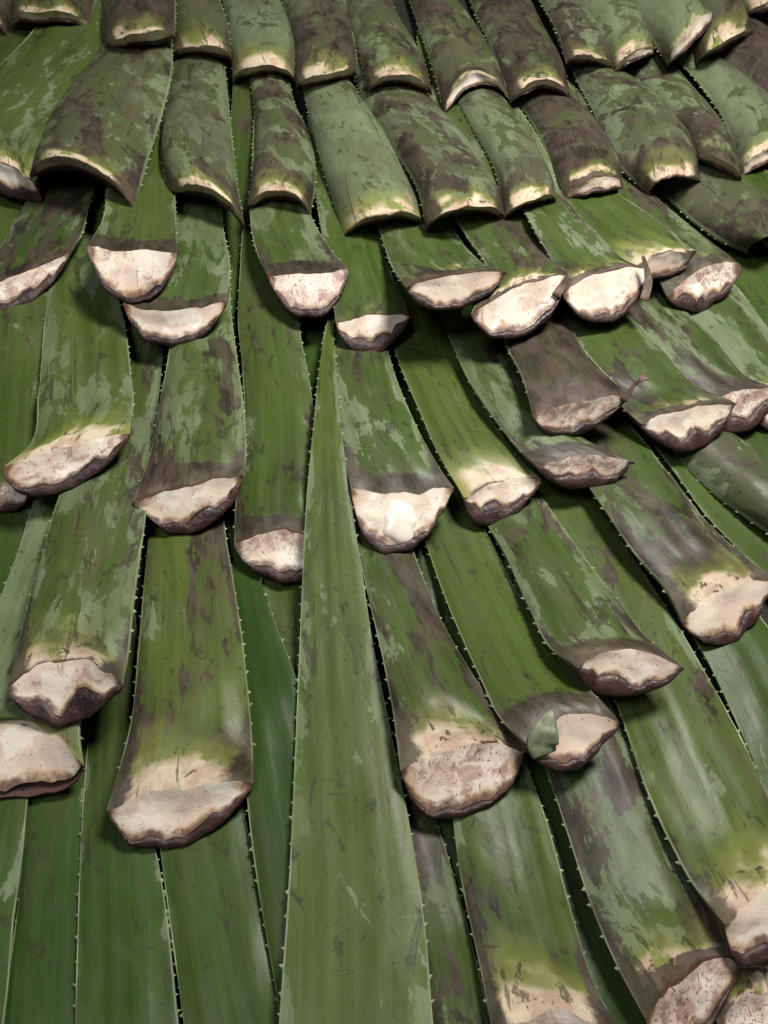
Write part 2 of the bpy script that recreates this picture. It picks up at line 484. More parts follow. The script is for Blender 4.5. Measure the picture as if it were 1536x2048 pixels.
def leaf(key, kind, L0, R0, T, B, st, bloom, brown, pale, tone, label,
         stain=0.5, th=None, tail=0.13, rim=0.16, rs=0.0, flare=0.0, tip=False, spines=True, sig=4.0, rimon=True, band=0.0, line=None, conv=None):
    """kind U: flat side up, belly below. kind D: belly up. st: left/right edge pixels from the cut end back."""
    rng = random.Random(sum(ord(c) * (i + 3) * 7 for i, c in enumerate(key)))
    seed = rng.uniform(0, 30)
    if rs == 0.0:
        rs = rng.uniform(-0.45, 0.45)
    so = rng.uniform(0, 50)
    conv = conv if conv is not None else rng.uniform(-0.055, 0.035)
    flx = np.array([noise.noise(Vector((w * 3.3, so, 1.7))) for w in WS])
    rows = [(L0[0], L0[1], R0[0], R0[1])] + [tuple(s) for s in st]
    a = np.array(rows[-1], float); b = np.array(rows[-2], float)
    ca, cb = (a[:2] + a[2:]) / 2, (b[:2] + b[2:]) / 2
    dv = (ca - cb) / np.linalg.norm(ca - cb)
    wv = (a[2:] - a[:2])
    tailpx = tail * FPX / float(base_depth(ca[1]))
    if not tip:
        for f, wf in ((0.42, 0.84), (0.76, 0.52), (1.0, 0.10)):
            c = ca + dv * tailpx * f
            rows.append((*(c - wv * wf / 2), *(c + wv * wf / 2)))
    R = np.array(rows, float)
    # stations evenly spaced in metres along the bed
    C = (R[:, :2] + R[:, 2:]) / 2
    P = at(C[:, 0], C[:, 1], np.zeros(len(C)))
    t = np.concatenate([[0], np.cumsum(np.linalg.norm(np.diff(P, axis=0), axis=1))])
    length = t[-1]
    qs = length * (np.linspace(0, 1, NS) ** 1.25)
    E = catmull(t, R, qs)
    Lp, Rp = E[:, :2], E[:, 2:]
    A0 = at(Lp[:, 0], Lp[:, 1], np.zeros(NS)); A1 = at(Rp[:, 0], Rp[:, 1], np.zeros(NS))
    wid = np.linalg.norm(A1 - A0, axis=1)
    w0 = np.max(wid[:12])
    thk = (th if th is not None else (0.27 if kind == 'U' else 0.25))
    prog = np.clip(qs / max(length, 1e-6), 0, 1)
    if tip:
        D = thk * wid
    else:
        D = np.minimum(min(thk * w0, 0.029), thk * 1.15 * wid) * (1 - 0.62 * np.clip((qs - 0.05) / 0.45, 0, 1))
    if not tip:
        D = D * (0.62 + 0.38 * np.clip(qs / 0.045, 0, 1)) if kind == 'U' else D
    if kind == 'U':
        prof = conv * (1 - np.abs(WS) ** (2.0 if conv < 0 else 2.6)) + 0.022 * flx * (1 - np.abs(WS) ** 4)
        grow = 0.55 + 0.45 * np.clip(1 - (qs - 0.03) / 0.35, 0, 1)
        top = wid[:, None] * prof[None] * (grow * (0.45 + 0.55 * np.clip(qs / 0.05, 0, 1)))[:, None]
        curl = np.where(WS < 0, rng.uniform(-0.002, 0.008), rng.uniform(-0.002, 0.008)) * np.abs(WS) ** 4
        cfall = np.exp(-(qs / 0.028) ** 2)[:, None] * (0 if tip else 1)
        top = top + curl[None] * cfall
        bot = -D[:, None] * (1 - np.abs(WS[None]) ** 2.2) ** 0.80 - 0.0022
        bot = bot + curl[None] * cfall
        bot = np.minimum(bot, top - 0.0022)
    else:
        top = D[:, None] * (1 - np.abs(WS[None]) ** 2.3) ** 0.72 + 0.0012
        bot = 0.14 * D[:, None] * (1 - WS[None] ** 2) - 0.0012
    ctr = np.abs(WS) < 0.78

    def place(h):
        el = at(Lp[:, 0], Lp[:, 1], h); er = at(Rp[:, 0], Rp[:, 1], h)
        f = ((WS + 1) / 2)[None, :, None]
        return el[:, None] * (1 - f) + er[:, None] * f

    mid = NW // 2
    bump = (1 - WS ** 2)
    fall = np.exp(-(qs / 0.030) ** 2)
    fallb = np.exp(-(qs / 0.022) ** 2)
    sh = (1 - np.abs(WS) ** 2.4) ** 0.9

    def shape(h):
        ch = place(h)
        Tp = ch + NRM * top[..., None]
        Bp = ch + NRM * bot[..., None]
        # pull the cut end to the outline of the cut
        if T is not None:
            tgt = at(np.array(T[0]), np.array(T[1]), np.array(h[0] + top[0, mid]))
            dT = tgt - Tp[0, mid]
            sk = bump[None, :, None] * fall[:, None, None]
            Tp = Tp + dT * sk
            if kind == 'D' or B is None:
                Bp = Bp + dT * sk
        if B is not None:
            hb = h[0] + (bot[0, mid] * 0.95 if kind == 'U' else top[0, mid] * 0.50)
            tgt = at(np.array(B[0]), np.array(B[1]), np.array(hb))
            Bp = Bp + (tgt - Bp[0, mid]) * sh[None, :, None] * fallb[:, None, None]
        elif kind == 'D' and not tip:
            tg = Tp[4, mid] - Tp[0, mid]
            tg = tg / np.linalg.norm(tg)
            Bp = Bp + tg * (D[0] * 0.95) * (bump ** 0.7)[None, :, None] * fallb[:, None, None]
        return Tp, Bp

    lo = -np.min(bot, axis=1) - 0.002
    wsel = np.abs(WS) < (0.90 if kind == 'U' else 0.80)
    h = lo + 0.002
    for it in range(6):
        Tp, Bp = shape(h)
        u, v, hb = pix(Bp[:, wsel])
        need = np.max(hf_get(u, v) - hb, axis=1) - 0.0030
        req = np.maximum(maxf(h + need, 1), lo)
        h = gsmooth(req, sig)
    for it in range(14):
        Tp, Bp = shape(h)
        u, v, hb = pix(Bp[:, wsel])
        need = np.max(hf_get(u, v) - hb, axis=1) - 0.0030
        k = int(np.argmax(need))
        if need[k] < 0.0008:
            break
        h = h + need[k] * np.exp(-((qs - qs[k]) / 0.10) ** 2)
    droop = 0.15 if kind == 'U' else 0.5        # a leaf is stiff: its cut end hangs only a little
    for i in range(NS - 2, -1, -1):
        h[i] = max(h[i], h[i + 1] - droop * (qs[i + 1] - qs[i]))
    Tp, Bp = shape(h)
    # gentle unevenness of the blade
    for i in range(NS):
        for j in range(NW):
            d = 0.0020 * n3(Tp[i, j], 22, so) + 0.0008 * n3(Tp[i, j], 70, so + 9)
            if abs(WS[j]) == 1:
                d = 0.0013 * n3(Tp[i, j], 45, so)
            Tp[i, j] += NRM * d
            Bp[i, j] += NRM * d
    # ragged cut line
    tang = Tp[0] - Tp[2]
    tang /= np.linalg.norm(tang, axis=1)[:, None]
    for j in range(1, NW - 1):
        a_ = 0.0045 * n3(Tp[0, j], 48, so + 31) + 0.0020 * n3(Tp[0, j], 120, so + 3) + 0.0012 * n3(Tp[0, j], 330, so)
        b_ = 0.0040 * n3(Bp[0, j], 50, so + 35) + 0.0020 * n3(Bp[0, j], 110, so + 5)
        for i, k in ((0, 1.0), (1, 0.6), (2, 0.25)):
            Tp[i, j] += tang[j] * a_ * k
            Bp[i, j] += tang[j] * b_ * k
    # lay it on the height field
    up_ = 4
    ii = np.linspace(0, NS - 1, (NS - 1) * up_ + 1)
    i0 = np.clip(ii.astype(int), 0, NS - 2)
    fr = (ii - i0)[:, None, None]
    Td = Tp[i0] * (1 - fr) + Tp[i0 + 1] * fr
    u, v, hh = pix(Td)
    hf_put(u, v, hh)
    f2 = 0.5
    u, v, hh = pix(Td[:, :-1] * f2 + Td[:, 1:] * f2)
    hf_put(u, v, hh)

    origin = (Bp[0, mid] + Bp[min(14, NS - 1), mid]) / 2
    root = bpy.data.objects.new('aloe_leaf', None)
    root.empty_display_size = 0.02
    root.location = origin
    COL.objects.link(root)
    root['label'] = label
    root['category'] = 'aloe leaf'
    root['group'] = GROUP

    # blade
    ring = 2 * NW
    V = np.concatenate([Tp, Bp[:, ::-1]], axis=1).reshape(-1, 3)
    F = []
    for i in range(NS - 1):
        for j in range(ring):
            k = (j + 1) % ring
            F.append((i * ring + j, i * ring + k, (i + 1) * ring + k, (i + 1) * ring + j))
    F.append(tuple((NS - 1) * ring + j for j in range(ring)))
    hw = wid / 2
    wring = np.concatenate([WS, WS[::-1]])
    coord = np.zeros((NS, ring, 3))
    coord[..., 0] = wring[None]
    coord[..., 1] = qs[:, None]
    coord[..., 2] = wring[None] * np.maximum(hw, w0 * 0.30)[:, None]
    side = np.zeros((NS, ring, 3))
    side[:, :NW, 2] = 1.0
    side[..., 0] = pale; side[..., 1] = tone
    la = np.zeros((NS, ring, 3)); la[..., 0] = seed; la[..., 1] = bloom; la[..., 2] = brown
    lc = np.zeros((NS, ring, 3)); lc[..., 0] = 1.0 if kind == 'U' else 2.2
    lc[..., 1] = line if line is not None else (rng.uniform(0.1, 0.9))
    lc[..., 2] = band
    mesh_obj('blade', V, F, M_SKIN, root, origin,
             {'leaf_c': lc.reshape(-1, 3), 'coord': coord.reshape(-1, 3), 'leaf_a': la.reshape(-1, 3), 'leaf_b': side.reshape(-1, 3)})

    # cut face and the dried skin round its lower edge
    if not tip:
        top0, bot0 = Tp[0], Bp[0]
        fn = np.cross(top0[-1] - top0[0], bot0[mid] - top0[mid])
        fn /= np.linalg.norm(fn)
        if fn @ (Tp[0, mid] - Tp[3, mid]) < 0:
            fn = -fn
        NV = 13
        rv = np.array([1 - rim * 1.0 * (1 + rs * WS[j]) * (0.70 + 1.7 * abs(n3(bot0[j], 42, so + 21)) + 0.5 * n3(bot0[j], 120, so + 23)) for j in range(NW)])
        rv = np.clip(rv, 0.42, 0.97)
        FV = []
        fc = []
        for q in range(NV):
            for j in range(NW):
                f = rv[j] * q / (NV - 1)
                p = top0[j] * (1 - f) + bot0[j] * f
                gap = np.linalg.norm(bot0[j] - top0[j])
                inn = math.sin(math.pi * min(1, q / (NV - 1) * 0.97)) * bump[j]
                d = inn * (0.0036 * n3(p, 32, so + 40) + 0.0012 * n3(p, 110, so + 44) - 0.0006) - 0.0006 * min(1.0, 3.0 * q / (NV - 1)) * bump[j]
                FV.append(p + fn * d)
                fc.append((WS[j], q / (NV - 1), WS[j] * hw[0]))
        FF = [(q * NW + j, q * NW + j + 1, (q + 1) * NW + j + 1, (q + 1) * NW + j)
              for q in range(NV - 1) for j in range(NW - 1)]
        fa = np.zeros((len(FV), 3)); fa[:, 0] = seed; fa[:, 1] = stain
        mesh_obj('cut_face', FV, FF, M_FLESH, root, origin, {'coord': fc, 'leaf_a': fa})
        if rimon:
            RV = []
            prof = [(0.0, -0.0020), (0.06, 0.0008), (0.30, 0.0019), (0.62, 0.0022), (0.95, 0.0016), (1.12, 0.0002), (1.18, -0.0030), (1.10, -0.0075)]
            back = Bp[3] - Bp[0]
            back /= np.linalg.norm(back, axis=1)[:, None]
            for q, (f_, d) in enumerate(prof):
                for j in range(NW):
                    f = rv[j] + (1 - rv[j]) * f_
                    e = 0.35 + 0.65 * bump[j] ** 0.6
                    p = top0[j] * (1 - f) + bot0[j] * f + fn * d * e
                    if f_ > 1:
                        p = bot0[j] + (bot0[j] - top0[j]) / (np.linalg.norm(bot0[j] - top0[j]) + 1e-6) * 0.0011 * e + (back[j] * -d * e if d < 0 else fn * d)
                    p = p + fn * e * (0.0013 * n3(p, 150, so + 60 + q)) + NRM * e * 0.0007 * n3(p, 260, so + 70)
                    RV.append(p)
            nq = len(prof)
            RF = [(q * NW + j, q * NW + j + 1, (q + 1) * NW + j + 1, (q + 1) * NW + j)
                  for q in range(nq - 1) for j in range(NW - 1)]
            mesh_obj('dried_rim', RV, RF, M_RIM, root, origin)

    # marginal spines, too small to pick apart: one part
    if spines:
        SV, SF = [], []
        for e, sgn in ((0, -1), (NW - 1, 1)):
            ed = (Tp[:, e] + Bp[:, e]) / 2
            seg = np.concatenate([[0], np.cumsum(np.linalg.norm(np.diff(ed, axis=0), axis=1))])
            pos = 0.020 + rng.uniform(0, 0.01)
            while pos < seg[-1] - 0.02:
                i = min(int(np.searchsorted(seg, pos)) - 1, NS - 2)
                f = (pos - seg[i]) / (seg[i + 1] - seg[i])
                c = ed[i] * (1 - f) + ed[i + 1] * f
                tg = ed[i + 1] - ed[i]; tg /= np.linalg.norm(tg)
                ow = (ed[i] - Tp[i, mid]); ow -= NRM * (ow @ NRM) * 0.85; ow /= np.linalg.norm(ow)
                ln = rng.uniform(0.0012, 0.0032); hb_ = rng.uniform(0.0012, 0.0026)
                k = len(SV)
                c_in = c - ow * 0.0008
                SV += [c_in - tg * hb_, c_in + NRM * 0.0011, c_in + tg * hb_, c_in - NRM * 0.0011,
                       c + ow * ln + tg * rng.uniform(-0.0010, 0.0028) + NRM * rng.uniform(-0.0004, 0.0008)]
                SF += [(k, k + 1, k + 4), (k + 1, k + 2, k + 4), (k + 2, k + 3, k + 4), (k + 3, k, k + 4)]
                pos += rng.uniform(0.0095, 0.0200)
        o = mesh_obj('marginal_spines', SV, SF, M_SPINE, root, origin, smooth=False)
        o['kind'] = 'stuff'
    LEAVES[key] = dict(face=(top[0, mid], bot[0, mid] * 0.95), root=root, origin=origin, h=h, E=E, D=D)
    return root


# ------------------------------------------------------------------ the bed under the heap
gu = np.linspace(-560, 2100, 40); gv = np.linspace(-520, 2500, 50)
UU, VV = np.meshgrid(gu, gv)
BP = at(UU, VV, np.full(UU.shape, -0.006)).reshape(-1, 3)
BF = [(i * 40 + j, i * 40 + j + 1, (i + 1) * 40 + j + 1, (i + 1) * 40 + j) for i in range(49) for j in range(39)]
bed = mesh_obj('shaded_stall_bed', BP, BF, M_BED, None, BP[20 * 40 + 20].copy())
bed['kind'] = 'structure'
bed['label'] = 'sloping bed of the stall under the heap, coloured near-black as shade in the gaps'

# ------------------------------------------------------------------ the leaves, lowest first
#LEAVES_BEGIN
# bottom tier: cut ends beyond the lower edge of the picture, or just at it
leaf('k1', 'U', (430, 830), (560, 830), None, None, [(440, 640, 545, 640), (448, 420, 530, 420), (462, 230, 530, 230), (470, 130, 530, 130)], .1, .5, .1, .2, 'shadowed leaf at the bottom of a narrow gap between rounded leaves')
leaf('k2', 'U', (985, 520), (1090, 500), None, None, [(935, 420, 1030, 400), (900, 310, 990, 300), (860, 200, 950, 190)], .1, .1, .1, .5, 'plain green leaf glimpsed in the gap between two rounded leaves')
leaf('k4', 'U', (1200, 2260), (1400, 2260), None, None, [(1150, 2050, 1330, 2050), (1090, 1850, 1250, 1850), (1030, 1650, 1180, 1640), (990, 1500, 1110, 1480)], .05, .4, .1, .0, 'very dark leaf deep inside the long black gap')
leaf('k5', 'U', (610, 1150), (760, 1150), None, None, [(600, 1000, 740, 1000), (585, 850, 715, 850), (570, 700, 700, 700), (560, 600, 690, 600)], .05, .3, .1, .05, 'shaded leaf glimpsed beside the tip of the long tapering leaf')
leaf('k6', 'U', (930, 1900), (1080, 1880), None, None, [(880, 1700, 1020, 1680), (830, 1500, 960, 1480), (800, 1300, 910, 1280), (770, 1150, 870, 1130)], .05, .3, .1, .05, 'dark strip of leaf deep beside a pinkish stained cut end')
leaf('f2', 'U', (-40, 2260), (190, 2260), None, None, [(0, 2060, 172, 2060), (30, 1850, 158, 1850), (58, 1600, 168, 1580), (75, 1480, 178, 1460)], .08, .30, .1, .02, 'dark narrow green leaf lying under a neighbour with a thick pale right margin')
leaf('f4', 'U', (400, 2260), (640, 2260), None, None, [(372, 2080, 590, 2080), (340, 1850, 540, 1850), (318, 1680, 496, 1660), (300, 1500, 460, 1480)], .05, .12, .1, .18, 'smooth clean mid green leaf coming out from under the biggest cream cut end', conv=0.05)
leaf('f3', 'U', (148, 2260), (380, 2260), None, None, [(150, 2060, 358, 2060), (155, 1850, 336, 1850), (166, 1600, 296, 1600), (180, 1430, 285, 1430)], .25, .12, .1, .12, 'wide clean leaf with evenly spaced spines running down between two bare cut ends', conv=0.03)
leaf('f1', 'U', (-230, 2260), (-20, 2260), None, None, [(-190, 2050, 4, 2060), (-140, 1850, 26, 1850), (-80, 1590, 56, 1590), (-60, 1480, 62, 1480)], .30, .2, .1, .15, 'leaf with thick pale spineless right margin below a white cut end', spines=False)
leaf('f8', 'U', (1436, 2052), (1640, 1990), (1530, 1975), (1545, 2100), [(1400, 1940, 1600, 1870), (1330, 1760, 1500, 1700), (1270, 1600, 1420, 1560), (1210, 1430, 1340, 1400)], .25, .75, .5, .3, 'brown stained cut end wedged beneath the cream ended leaf, tight beside a flaking base', stain=.9)
leaf('f7', 'U', (1290, 2040), (1482, 1925), (1385, 1940), (1385, 2075), [(1252, 1970, 1462, 1890), (1190, 1830, 1390, 1760), (1130, 1650, 1300, 1590), (1090, 1530, 1232, 1430), (1060, 1430, 1190, 1340)], .62, .62, .75, .2, 'leaf half covered by pale blue green bloom, dark brown patch above a peeling base', stain=.9, rim=.12, band=0.5, conv=0.1)
leaf('f6', 'U', (985, 2080), (1235, 2062), (1100, 2025), (1110, 2150), [(962, 1950, 1196, 1985), (922, 1760, 1148, 1840), (906, 1640, 1096, 1650), (895, 1540, 1058, 1540)], .30, .50, .95, .45, 'green streaked leaf with broad cream base beside a long black gap', stain=.6, conv=0.09)
leaf('f5', 'U', (850, 2260), (1040, 2260), None, None, [(830, 2080, 990, 2080), (790, 1850, 936, 1850), (735, 1640, 872, 1640), (700, 1470, 810, 1470)], .40, .62, .1, .3, 'narrow leaf with brown blotch and two pale spots hidden partly by the long tapering leaf', conv=0.09)
leaf('e9', 'U', (1640, 1820), (1800, 1720), None, None, [(1540, 1600, 1690, 1530), (1420, 1330, 1562, 1290), (1330, 1180, 1482, 1180), (1270, 1060, 1430, 1080)], .15, .08, .1, .2, 'plain smooth green leaf under a large cream cut end, no patches', conv=0.06)
leaf('g5', 'U', (1440, 1850), (1640, 1770), (1530, 1780), (1525, 1925), [(1398, 1790, 1580, 1680), (1310, 1620, 1490, 1490), (1238, 1420, 1385, 1300), (1130, 1110, 1270, 1120), (1085, 1000, 1190, 1000)], .34, .42, .95, .62, 'very long yellow green leaf with ragged spiny margin and cream cut base', stain=.15, rs=-.5, conv=0.08)
leaf('g0', 'U', (-190, 1560), (-60, 1540), None, None, [(-150, 1300, -10, 1330), (-110, 1120, 34, 1150), (-70, 1000, 62, 1000), (-50, 900, 70, 900)], .2, .3, .1, .15, 'dark green leaf mostly hidden beside a spiny pale edged leaf')
leaf('e3b', 'U', (600, 1800), (760, 1800), None, None, [(570, 1600, 720, 1600), (540, 1330, 660, 1330), (520, 1150, 606, 1150), (510, 1060, 590, 1060)], .1, .15, .1, .35, 'small shaded strip of leaf deep behind the long tapering leaf')
leaf('e3', 'U', (600, 2260), (790, 2260), None, None, [(562, 2040, 740, 2040), (508, 1720, 690, 1700), (480, 1400, 604, 1390), (468, 1180, 522, 1160), (460, 1080, 506, 1080)], .05, .15, .1, .0, 'long dark green leaf running in the shade beside the long tapering leaf', conv=0.06)
leaf('e0', 'U', (-130, 1560), (168, 1532), (20, 1452), (55, 1594), [(-115, 1450, 160, 1450), (-62, 1330, 190, 1340), (2, 1190, 215, 1190), (62, 1020, 240, 1020), (85, 940, 240, 940)], .60, .12, .55, .45, 'leaf with large clean white glossy cut face under a brown lipped stump', stain=.12, rs=.5, rim=.13, conv=0.05)
leaf('e1', 'U', (16, 1378), (250, 1372), (125, 1318), (120, 1446), [(40, 1270, 256, 1320), (78, 1130, 268, 1200), (112, 1010, 288, 1050), (150, 900, 300, 930), (205, 780, 318, 790), (252, 680, 330, 670)], .52, .50, .95, .50, 'striped leaf with pale blue left side, cream base and thick brown lip', stain=.35, rs=.55, rim=.30, conv=0.1)
leaf('e2', 'U', (216, 1622), (506, 1566), (350, 1575), (350, 1690), [(256, 1470, 505, 1490), (276, 1300, 490, 1320), (292, 1120, 470, 1180), (300, 1050, 450, 1060), (305, 950, 445, 950)], .16, .52, 1.0, .80, 'broad yellow green leaf with dark scratches and the biggest cream cut end', stain=.25, rs=.45, rim=.17, conv=0.11)
leaf('e4', 'U', (800, 1542), (1052, 1506), (930, 1490), (912, 1634), [(788, 1440, 1018, 1455), (768, 1330, 960, 1370), (738, 1200, 888, 1250), (714, 1090, 830, 1110), (700, 1000, 800, 1000)], .30, .62, .8, .35, 'leaf with brown centre band and round pinkish stained cut end', stain=.75, rim=.11, conv=0.11)
leaf('e5', 'U', (1050, 1490), (1234, 1446), (1150, 1432), (1140, 1534), [(1012, 1452, 1206, 1410), (958, 1350, 1120, 1320), (892, 1200, 1050, 1215), (850, 1080, 988, 1095), (815, 970, 930, 985)], .08, .20, .25, .55, 'bright clean green leaf whose pale cut is half hidden by a torn flap', stain=.1, rs=.4, band=1.3, conv=0.05)
leaf('e6', 'U', (1150, 1336), (1366, 1340), (1250, 1300), (1232, 1390), [(1108, 1306, 1308, 1290), (1058, 1216, 1228, 1190), (1010, 1110, 1148, 1085), (962, 1030, 1086, 995), (915, 940, 1040, 910)], .46, .62, .35, .35, 'purple brown striped leaf with small cream cut and pointed dark corner', stain=.35, rs=-.35, rim=.32, band=1.0, conv=0.08)
leaf('e10', 'U', (1720, 1380), (1820, 1300), None, None, [(1560, 1180, 1660, 1130), (1430, 1050, 1530, 1010), (1340, 930, 1440, 900), (1290, 860, 1390, 830)], .2, .15, .1, .35, 'narrow green leaf beyond the wide brown patched leaf')
leaf('e8', 'U', (1362, 1242), (1545, 1165), (1450, 1180), (1465, 1284), [(1338, 1195, 1520, 1140), (1268, 1105, 1430, 1060), (1182, 980, 1340, 950), (1140, 915, 1270, 860), (1090, 840, 1200, 790)], .42, .72, .75, .28, 'wide leaf with big brown film, pale right strip and large cream cut end', stain=.25, rs=.5, conv=0.08)
# fourth tier
leaf('d13', 'U', (1720, 1180), (1840, 1100), None, None, [(1570, 1010, 1670, 960), (1470, 880, 1560, 840), (1420, 800, 1500, 770), (1380, 740, 1450, 720)], .25, .15, .1, .3, 'plain dark green leaf at the shaded side of the heap')
leaf('d12', 'D', (1600, 1110), (1720, 1050), None, None, [(1490, 1035, 1590, 985), (1400, 965, 1500, 900), (1330, 885, 1420, 840), (1290, 820, 1380, 790)], .35, .5, .1, .2, 'dark rounded leaf with glossy brown lower edge over a black gap', th=.3)
leaf('d11', 'U', (1700, 860), (1820, 780), None, None, [(1590, 740, 1690, 680), (1500, 640, 1590, 570), (1440, 560, 1530, 500), (1390, 490, 1470, 440)], .2, .15, .1, .35, 'plain green leaf with faint specks beside the mottled cut end')
leaf('d10', 'U', (1500, 822), (1640, 790), (1570, 775), (1570, 860), [(1430, 725, 1560, 690), (1340, 600, 1470, 570), (1290, 530, 1390, 490), (1240, 470, 1330, 430)], .55, .25, .6, .35, 'pale blue green leaf with cream end beside reddish brown one', stain=.5, conv=0.06)
leaf('d9', 'U', (1392, 818), (1545, 780), (1480, 785), (1490, 862), [(1340, 752, 1500, 758), (1270, 650, 1420, 670), (1210, 570, 1330, 580), (1160, 500, 1270, 500)], .52, .60, .2, .32, 'bloom patched leaf turning dark brown towards a reddish rotted end', stain=.95, rim=.4, band=1.0, conv=0.07)
leaf('d0', 'U', (-130, 990), (66, 982), (-20, 962), (-10, 1024), [(-125, 900, 76, 900), (-110, 750, 84, 750), (-100, 590, 98, 590), (-90, 500, 108, 500)], .26, .18, .3, .50, 'wide smooth leaf whose reddish cut tucks under the next leaf', stain=.8, conv=0.05)
leaf('d1', 'U', (8, 940), (260, 872), (140, 890), (112, 986), [(60, 890, 266, 820), (76, 790, 262, 750), (88, 650, 250, 650), (100, 560, 236, 590), (110, 470, 232, 480)], .46, .10, .75, .62, 'bright green leaf with crisp spiny margins and tilted pinkish cut face', stain=.6, rs=.6, rim=.25, conv=0.02)
leaf('d2', 'U', (270, 1006), (488, 955), (385, 972), (392, 1060), [(298, 915, 492, 920), (320, 800, 490, 840), (340, 690, 475, 720), (345, 620, 462, 620), (345, 540, 460, 530)], .46, .40, .35, .62, 'pale streaked leaf with brown band above its dark lipped cut end', stain=.45, rs=.55, rim=.28, band=1.0, conv=0.11)
leaf('d3', 'U', (468, 1092), (650, 1092), (560, 1062), (572, 1162), [(470, 1020, 642, 1030), (488, 900, 634, 900), (486, 760, 622, 780), (476, 640, 600, 660), (480, 540, 590, 540)], .20, .45, .35, .42, 'olive green leaf with frosted pink cut end behind the long tapering leaf', stain=.7, band=0.9, conv=0.1)
leaf('d4', 'U', (702, 986), (906, 980), (810, 985), (785, 1106), [(690, 930, 890, 955), (674, 810, 832, 850), (665, 700, 780, 715), (655, 610, 765, 610)], .46, .40, .25, .32, 'dark leaf with grey frosting and a wet white bulge in its cut', stain=.2, rs=.2, rim=.14, band=0.8, conv=0.06)
leaf('d5', 'U', (925, 1002), (1078, 966), (1010, 960), (992, 1046), [(882, 920, 1048, 930), (838, 820, 990, 850), (786, 690, 928, 730), (770, 600, 880, 630)], .22, .06, .9, .66, 'clean bright green leaf with peeled folded cream end', stain=.35, rim=.35, conv=0.04)
leaf('d6', 'U', (1072, 938), (1268, 930), (1180, 912), (1170, 976), [(1030, 890, 1170, 880), (955, 790, 1100, 820), (905, 690, 1045, 740), (880, 620, 1010, 650), (850, 540, 980, 560)], .52, .45, .2, .25, 'narrow leaf squeezed under its neighbour, small knotted brown stub and pointed corner', stain=.85, rim=.35, band=1.2, conv=0.08)
leaf('d8', 'U', (1282, 850), (1466, 815), (1375, 818), (1385, 896), [(1222, 790, 1392, 770), (1160, 700, 1318, 690), (1130, 630, 1262, 630), (1090, 560, 1200, 550)], .35, .30, .3, .42, 'green leaf with three pointed cream cut and black glistening lip', stain=.35, rs=-.3, rim=.36, band=0.3, conv=0.07)
leaf('d7', 'U', (1062, 832), (1258, 788), (1150, 805), (1150, 868), [(1045, 760, 1225, 760), (1012, 690, 1162, 690), (1000, 630, 1128, 620), (970, 550, 1080, 540)], .15, .82, .25, .25, 'almost wholly brown leaf with glossy sheen and dried thread at one corner', stain=.7, rs=-.2, rim=.2, band=1.0, conv=0.09)
# the one long leaf laid the other way, tip up
leaf('x', 'U', (545, 2300), (905, 2300), None, None, [(557, 2060, 868, 2060), (570, 1880, 853, 1880), (581, 1700, 828, 1700), (590, 1500, 790, 1500), (598, 1320, 752, 1320), (605, 1150, 725, 1150), (613, 1000, 702, 1000), (627, 850, 682, 850), (641, 720, 672, 720), (655, 640, 668, 640), (676, 597, 680, 598)], .36, .12, .1, .62, 'single long leaf laid the other way, tapering upward to a thin tip', tip=True, th=.13, sig=5.5, conv=0.035)
# third tier
leaf('c12', 'U', (1760, 690), (1860, 620), None, None, [(1600, 560, 1690, 490), (1500, 450, 1590, 390), (1440, 390, 1520, 330)], .2, .2, .1, .3, 'dark green leaf below a white rimmed end at the side of the heap')
leaf('c10', 'U', (1335, 588), (1480, 535), (1410, 535), (1412, 615), [(1310, 540, 1442, 500), (1260, 450, 1366, 440), (1220, 390, 1300, 380), (1170, 310, 1250, 300)], .45, .62, .4, .3, 'mottled leaf end with jagged brown cut and one white chip', stain=.9, rim=.3, band=0.8, conv=0.08)
leaf('c9', 'U', (1262, 548), (1390, 508), (1325, 510), (1338, 553), [(1212, 500, 1372, 490), (1152, 440, 1302, 430), (1125, 395, 1242, 390), (1080, 320, 1190, 310)], .32, .12, .75, .45, 'green leaf with smooth oval cream cut above a mottled stump', stain=.05, rim=.16, rs=-.3, conv=0.05)
leaf('c8', 'U', (1125, 592), (1297, 535), (1212, 545), (1222, 640), [(1108, 535, 1252, 520), (1062, 445, 1198, 470), (1040, 405, 1132, 400), (995, 320, 1095, 310)], .50, .45, .5, .38, 'blotched leaf with wide white cut and upright dried sliver', stain=.3, rim=.15, band=0.4, conv=0.04)
leaf('c7', 'U', (942, 626), (1136, 560), (1050, 570), (1040, 672), [(975, 545, 1118, 530), (932, 470, 1086, 480), (905, 420, 1038, 410), (880, 340, 1005, 330)], .35, .45, .55, .35, 'leaf with wide stained cream cut touching the one with an upright sliver', stain=.5, rim=.14, band=0.3, conv=0.07)
leaf('c6', 'U', (812, 572), (1012, 546), (920, 550), (905, 618), [(788, 540, 972, 530), (765, 480, 922, 480), (752, 430, 890, 430), (735, 360, 860, 350)], .50, .20, .35, .42, 'frosted leaf with smooth crescent cream cut', stain=.12, rim=.2, band=0.5, conv=0.03)
leaf('c5', 'U', (672, 652), (820, 632), (745, 630), (745, 702), [(662, 570, 806, 595), (646, 480, 772, 520), (634, 410, 755, 440), (622, 330, 735, 350)], .26, .22, .2, .40, 'leaf ending in a deep reddish brown cup below a cream cut', stain=.15, rim=.48, conv=0.09)
leaf('c4', 'U', (535, 552), (698, 545), (620, 548), (622, 636), [(512, 500, 662, 500), (500, 430, 622, 430), (503, 360, 606, 350), (505, 300, 600, 290)], .46, .45, .15, .40, 'bloom spotted leaf with small triangular stained cut near the thin tip', stain=.7, rim=.2, band=0.9, conv=0.04)
